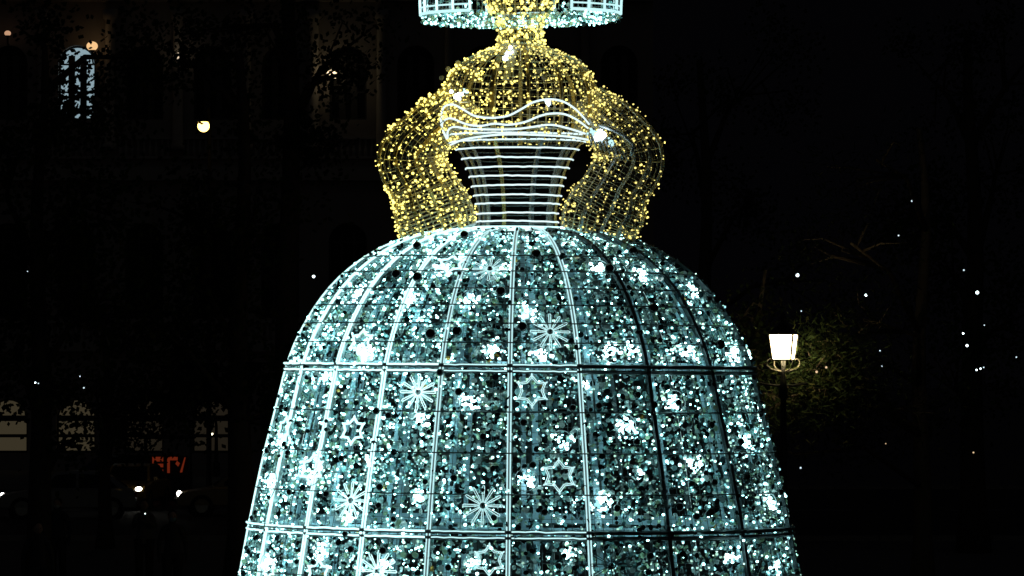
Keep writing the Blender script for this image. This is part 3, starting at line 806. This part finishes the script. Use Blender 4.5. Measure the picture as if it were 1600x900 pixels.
# bulbs hung in the trees, and two pale blossoms given a glow
M_BULB = [emitter('hung_bulb_bright', (.75, .95, 1.0), 6.0), emitter('hung_bulb_dim', (.7, .9, 1.0), 1.2), emitter('bulb_blossom_warm', (1.0, .72, .4), .8)]
def bulb(px, py, Y, rpx, k, label, group):
    p = pix(px, py, Y); r = rpx * .85 * (Y - CAM_Y) / F; b = MB()
    b.sphere((0, 0, 0), r, 8, 6); n = len(b.f); b.k = 1; b.tube([(0, 0, r * .8), (0, 0, r * 1.7)], [r * .5, r * .35], 6); b.tube([(0, 0, r * 1.6), (r * .3, 0, r * 5)], r * .08, 3)
    o = b.build('light_bulb', [M_BULB[k], M_LAMPIRON], None, True, loc=p); tag(o, label, 'light bulb', group)
for px, py, r, k in ((1246, 430, 3, 0), (1353, 461, 2.4, 0), (1527, 457, 3, 0), (1505, 521, 1.8, 0), (1511, 540, 2.4, 0), (1506, 422, 1.6, 1), (1526, 578, 1.6, 0), (1532, 576, 1.6, 0), (1537, 574, 1.3, 1), (1404, 368, 1.5, 1), (1252, 486, 1.3, 1), (1375, 548, 1.4, 1), (1378, 572, 1.4, 1), (1588, 558, 1.4, 1), (1538, 508, 1.2, 1), (1425, 314, 1.8, 1)):
    bulb(px, py, 54.5, r, k, ('bright' if k == 0 else 'faint') + ' tiny white bulb among the dark branches beyond the lantern', ('bright' if k == 0 else 'faint') + ' white bulbs hung in the dark trees')
for px, py, r, k in ((1521, 707, 1.6, 2), (1276, 581, 2.4, 2), (1291, 574, 2.2, 2), (1384, 693, 1.2, 2), (1251, 731, 1.8, 1)):
    bulb(px, py, 35.5 if px < 1300 else 52, r, k, ('pale blossom given an amber glow in the foliage just beside the lantern' if px < 1300 and k == 2 else 'tiny bluish bulb low beside the skirt edge under the lantern' if k == 1 else 'tiny dull amber bulb low in the dark far from the lantern'), 'bulbs low in the trees')  # the two beside the lantern are blossoms with an added glow
for px, py, r, k in ((490, 432, 2.6, 0), (55, 598, 1.6, 0), (60, 599, 1.2, 1), (125, 588, 1.2, 1), (131, 606, 1.5, 1), (43, 424, 1.0, 1)):
    bulb(px, py, 38, r, k, 'tiny cold bulb in the tree before the palace', 'cold bulbs in the trees before the palace')

# ------------------------------------------------------------------ STREET: cars, made-up kiosk
M_TYRE = mat('tyre', (.02, .02, .02), .85); M_RIM = mat('alloy_rim', (.45, .45, .46), .35, .8)
M_HEAD = emitter('headlamp_lit', (1.0, .97, .85), 9.0); M_HEADOFF = mat('headlamp_glass', (.6, .6, .6), .1); M_TAIL = mat('tail_lamp', (.35, .02, .02), .25)
M_CARGLASS = mat('car_glass', (.012, .014, .016), .06); M_BLACK = mat('black_trim', (.02, .02, .02), .5)
def car(px, Y, rz, paint, label, lamps=(True, True)):
    x = pix(px, 580, Y).x
    e = empty('car', (x, Y, 0), rz, label=label, cat='car', group='cars in the street before the palace')
    low = [(2.1, .32), (2.14, .55), (2.0, .74), (1.3, .86), (.95, .92), (-1.45, .95), (-2.0, .88), (-2.12, .6), (-2.08, .32)]
    b = MB()   # lower body with rounded sides
    st_ = [(-.86, .10), (-.82, 0), (.82, 0), (.86, .10)]
    rings = []
    for y, ins in ((-.87, .14), (-.80, .03), (0, 0), (.80, .03), (.87, .14)):
        rings.append([Vector((a * (1 - ins * .12), y, .6 + (z - .6) * (1 - ins * 1.2))) for a, z in low])
    n = len(low)
    for r in range(len(rings) - 1): b.add(rings[r] + rings[r + 1], [(k, (k + 1) % n, n + (k + 1) % n, n + k) for k in range(n)])
    b.add(rings[0], [tuple(range(n))]); b.add(rings[-1], [tuple(range(n - 1, -1, -1))])
    b.build('body', paint, e, True)
    cab = [(1.0, .90), (.35, 1.40), (-.1, 1.46), (-.9, 1.44), (-1.25, 1.36), (-1.85, .93)]
    b = MB(); A = [Vector((a, -(.78 - .16 * (z - .9) / .55), z)) for a, z in cab]; B = [Vector((p.x, -p.y, p.z)) for p in A]; m = len(cab)
    b.add(A + B, [(k, k + 1, m + k + 1, m + k) for k in range(m - 1)]); b.add(A, [tuple(range(m - 1, -1, -1))]); b.add(B, [tuple(range(m))])
    b.build('cabin', paint, e)
    def inset(q, cen, f, off):
        c = sum(q, Vector()) / len(q); nrm = (c - cen).normalized(); return [c + (p - c) * f + nrm * off for p in q]
    cen = Vector((-.4, 0, 1.1))
    b = MB(); b.add(inset([A[0], B[0], B[1], A[1]], cen, .88, .012), [(0, 1, 2, 3)]); b.build('windscreen', M_CARGLASS, e)
    b = MB(); b.add(inset([A[4], B[4], B[5], A[5]], cen, .86, .012), [(0, 1, 2, 3)]); b.build('rear_window', M_CARGLASS, e)
    for sg in (-1, 1):
        for xs in ((.78, .30, -.28, -.28), (-.36, -.36, -1.15, -1.55)):
            zs = (.95, 1.34, 1.38, .95) if xs[0] > 0 else (.95, 1.38, 1.32, .95)
            b = MB(); b.add([Vector((a, sg * (.795 - .16 * (z - .9) / .55), z)) for a, z in zip(xs, zs)], [(0, 1, 2, 3)]); b.build('side_window', M_CARGLASS, e)
        b = MB(); b.box((.72, sg * .93, 1.0), (.12, .16, .12)); b.build('mirror', paint, e)
        for wx in (1.35, -1.35):
            w = MB(); w.tube([(wx + .31 * math.cos(k * PI / 10), sg * .80, .31 + .31 * math.sin(k * PI / 10)) for k in range(20)], .10, 6, True); wh = w.build('wheel', M_TYRE, e, True)
            w = MB(); w.tube([(wx, sg * .83, .31), (wx, sg * .86, .31)], [.22, .2], 12); w.build('rim', M_RIM, wh)
        on = lamps[0 if sg < 0 else 1]
        b = MB(); b.sphere((2.0, sg * .62, .66), .13, 10, 7, (.7, 1, .8)); b.build('headlamp', M_HEAD if on else M_HEADOFF, e, True)
        b = MB(); b.box((-2.08, sg * .66, .72), (.08, .26, .14)); b.build('tail_lamp', M_TAIL, e)
    b = MB(); b.box((2.12, 0, .5), (.06, .9, .16)); b.build('grille', M_BLACK, e)
    return e
P_GREY = mat('car_paint_silver', (.30, .30, .29), .3, .3); P_TAN = mat('car_paint_tan', (.34, .25, .14), .3, .1); P_ORANGE = mat('car_paint_amber', (.40, .24, .06), .3, .1); P_DARK = mat('car_paint_dark', (.03, .03, .035), .25, .2)
car(106, 78, PI + .10, P_GREY, 'silver car with one headlamp lit behind the thick tree trunk')
car(382, 80, PI + .12, P_TAN, 'tan car with both headlamps lit beside the red glow')
car(208, 86, -PI / 2 - .1, P_ORANGE, 'amber car facing out from beside the red glow', (False, True))
car(180, 98, -PI / 2 - .9, P_DARK, 'dark car with two headlamps lit farther along the road')
M_RED = emitter('red_glow', (1.0, .12, .04), .11); M_REDDARK = mat('kiosk_panel', (.06, .02, .015), .5, noise=(8, .3)); M_KIOSK = mat('kiosk_paint', (.03, .03, .03), .5, noise=(4, .3))
kp = pix(257, 730, 92.0)
ki = empty('kiosk', (kp.x, 92.6, 0), label='made-up low dark kiosk with a red glow on its front', cat='kiosk')  # kiosk and sign made up; the glow stands for an unclear red body
b = MB(); b.box((0, .3, .5), (1.7, .9, 1.0)); b.box((0, .35, 2.2), (1.9, 1.2, .12))
for sx in (-.8, .8): b.box((sx, .6, 1.55), (.08, .08, 1.2))
b.build('booth', M_KIOSK, ki)
b = MB(); b.box((0, -.2, 1.2), (1.6, .06, .72)); b.build('mark_panel', M_REDDARK, ki)
def piece(*boxes):
    b = MB()
    for x0, x1, z0, z1 in boxes: b.box(((x0 + x1) / 2, -.245, (z0 + z1) / 2), (x1 - x0, .02, z1 - z0))
    b.build('glow_mark', M_RED, ki)
piece((-.46, -.08, 1.36, 1.52), (-.46, -.36, 1.08, 1.36), (-.46, -.08, .96, 1.08), (-.30, -.08, 1.16, 1.28))
piece((.06, .15, .96, 1.5), (.15, .42, 1.40, 1.52))
b = MB(); b.prism([Vector((.5, -.255, .98)), Vector((.58, -.255, .98)), Vector((.7, -.255, 1.5)), Vector((.66, -.255, 1.5))], (0, .02, 0)); b.prism([Vector((.34, -.255, 1.28)), Vector((.44, -.255, 1.18)), Vector((.5, -.255, 1.3)), Vector((.4, -.255, 1.38))], (0, .02, 0)); b.build('glow_mark', M_RED, ki)
b = MB(); b.box((-.36, -.245, .80), (.62, .02, .05)); b.build('glow_mark', emitter('red_glow_line', (1.0, .05, .05), .1), ki)

# ------------------------------------------------------------------ PEOPLE
M_SKIN = mat('skin', (.45, .29, .22), .5); M_HAIR = mat('dark_hair', (.02, .015, .012), .6)
def person(px, head_y, coat, trousers, label, rz=0.0, phone=False, mask=False):
    d = F * (CAM_Z - 1.6) / (head_y - HORIZON); Y = CAM_Y + d; x = pix(px, 580, Y).x
    e = empty('person', (x, Y, 0), rz, label=label, cat='person')
    V = []; E = []; R = []
    def v(p, r, par=None):
        V.append(p); R.append(r); i = len(V) - 1
        if par is not None: E.append((par, i))
        return i
    pel = v((0, 0, .95), .16); bel = v((0, 0, 1.12), .15, pel); ch = v((0, 0, 1.32), .17, bel); nb = v((0, 0, 1.45), .08, ch); nk_ = v((0, -.01, 1.51), .055, nb)
    hd_ = v((0, -.02, 1.62), .095, nk_); ht = v((0, -.01, 1.70), .08, hd_)
    for sg in (-1, 1):
        sh = v((sg * .17, 0, 1.41), .075, nb)
        if phone:
            el = v((sg * .24, -.08, 1.16), .052, sh); wr = v((sg * .09, -.30, 1.32), .036, el); pm_ = v((sg * .05, -.33, 1.38), .036, wr)
        else:
            el = v((sg * .26, .03, 1.13), .052, sh); wr = v((sg * .27, -.04, .88), .036, el); pm_ = v((sg * .27, -.06, .81), .036, wr)
        q = V[pm_]; w = V[wr]; dr = Vector((q[0] - w[0], q[1] - w[1], q[2] - w[2])).normalized()
        for k in range(4):
            o = Vector((0, (k - 1.5) * .02, 0)) if not phone else Vector((0, -.005, (k - 1.5) * .02))
            f0 = Vector(q) + o + dr * .045; f1 = f0 + dr * (.035 + .008 * (1.5 - abs(k - 1.5))) + Vector((-sg * .012, -.005, 0))
            a = v(tuple(f0), .009, pm_); v(tuple(f1), .008, a)
        th = Vector(w) + dr * .02 + Vector((-sg * .02, -.03, 0)); a = v(tuple(th), .011, wr); v(tuple(th + dr * .035), .009, a)
        hp = v((sg * .10, 0, .88), .105, pel); kn = v((sg * .11, -.02, .49), .068, hp); an = v((sg * .11, .02, .09), .045, kn); v((sg * .12, -.16, .04), .04, an)
    me = bpy.data.meshes.new('body'); me.from_pydata(V, E, []); o = ob('body', me, e)
    me.materials.append(coat)
    md = o.modifiers.new('skin', 'SKIN'); md.use_smooth_shade = True
    for i, sv in enumerate(me.skin_vertices[0].data): sv.radius = (R[i], R[i] * (.72 if i in (pel, bel, ch) else 1)); sv.use_root = i == 0
    o.modifiers.new('sub', 'SUBSURF').levels = 1; o.modifiers['sub'].render_levels = 1
    b = MB(); b.sphere((0, -.02, 1.64), .1, 16, 12, (.82, .98, 1.16)); b.tube([(0, -.115, 1.66), (0, -.135, 1.62), (0, -.12, 1.61)], [.012, .018, .012], 6)
    for sg in (-1, 1): b.sphere((sg * .083, 0, 1.63), .028, 8, 6, (.4, .8, 1.2)); b.sphere((sg * .034, -.105, 1.655), .014, 8, 6)
    b.tube([(-.03, -.108, 1.585), (0, -.116, 1.583), (.03, -.108, 1.585)], .007, 5)
    b.build('face', M_SKIN, e, True)
    b = MB(); b.sphere((0, .012, 1.675), .104, 16, 10, (.9, .98, 1.05)); b.build('hair', M_HAIR, e, True)
    b = MB()
    for sg in (-1, 1): b.tube([(sg * .10, 0, .92), (sg * .108, -.015, .6), (sg * .11, -.005, .4), (sg * .11, .02, .1)], [.125, .09, .085, .075], 10)
    b.build('trousers', trousers, e, True)
    if mask:
        b = MB(); b.sphere((0, -.055, 1.598), .078, 12, 8, (.86, .9, .75)); b.build('face_mask', mask, e, True)
    if phone:
        b = MB(); b.box((0, -.37, 1.42), (.075, .012, .15)); ph = b.build('mobile_phone', M_BLACK, None); ph.location = e.location; ph.rotation_euler.z = rz
        tag(ph, 'mobile phone held up with its small flash lit', 'phone')
        b = MB(); b.sphere((.02, -.378, 1.475), .012, 8, 6); b.build('flash', M_BULB[0], ph)
C1 = mat('coat_charcoal', (.05, .05, .055), .8, noise=(20, .2)); C2 = mat('coat_navy', (.03, .04, .07), .8, noise=(20, .2)); C3 = mat('coat_grey', (.14, .14, .15), .8, noise=(20, .2)); TR = mat('dark_trousers', (.03, .03, .035), .85)
person(60, 829, C1, TR, 'person in a charcoal coat standing before the thick tree trunk', .3)
person(91, 790, C2, TR, 'person in a navy coat standing near the silver car', -.2, mask=mat('mask_white', (.5, .55, .58), .8))
person(226, 792, C3, TR, 'person in a grey coat holding up a phone', .1, phone=True)
person(270, 810, C1, TR, 'person in a dark coat wearing a pale blue face mask', .2, mask=mat('mask_blue', (.25, .5, .6), .8))
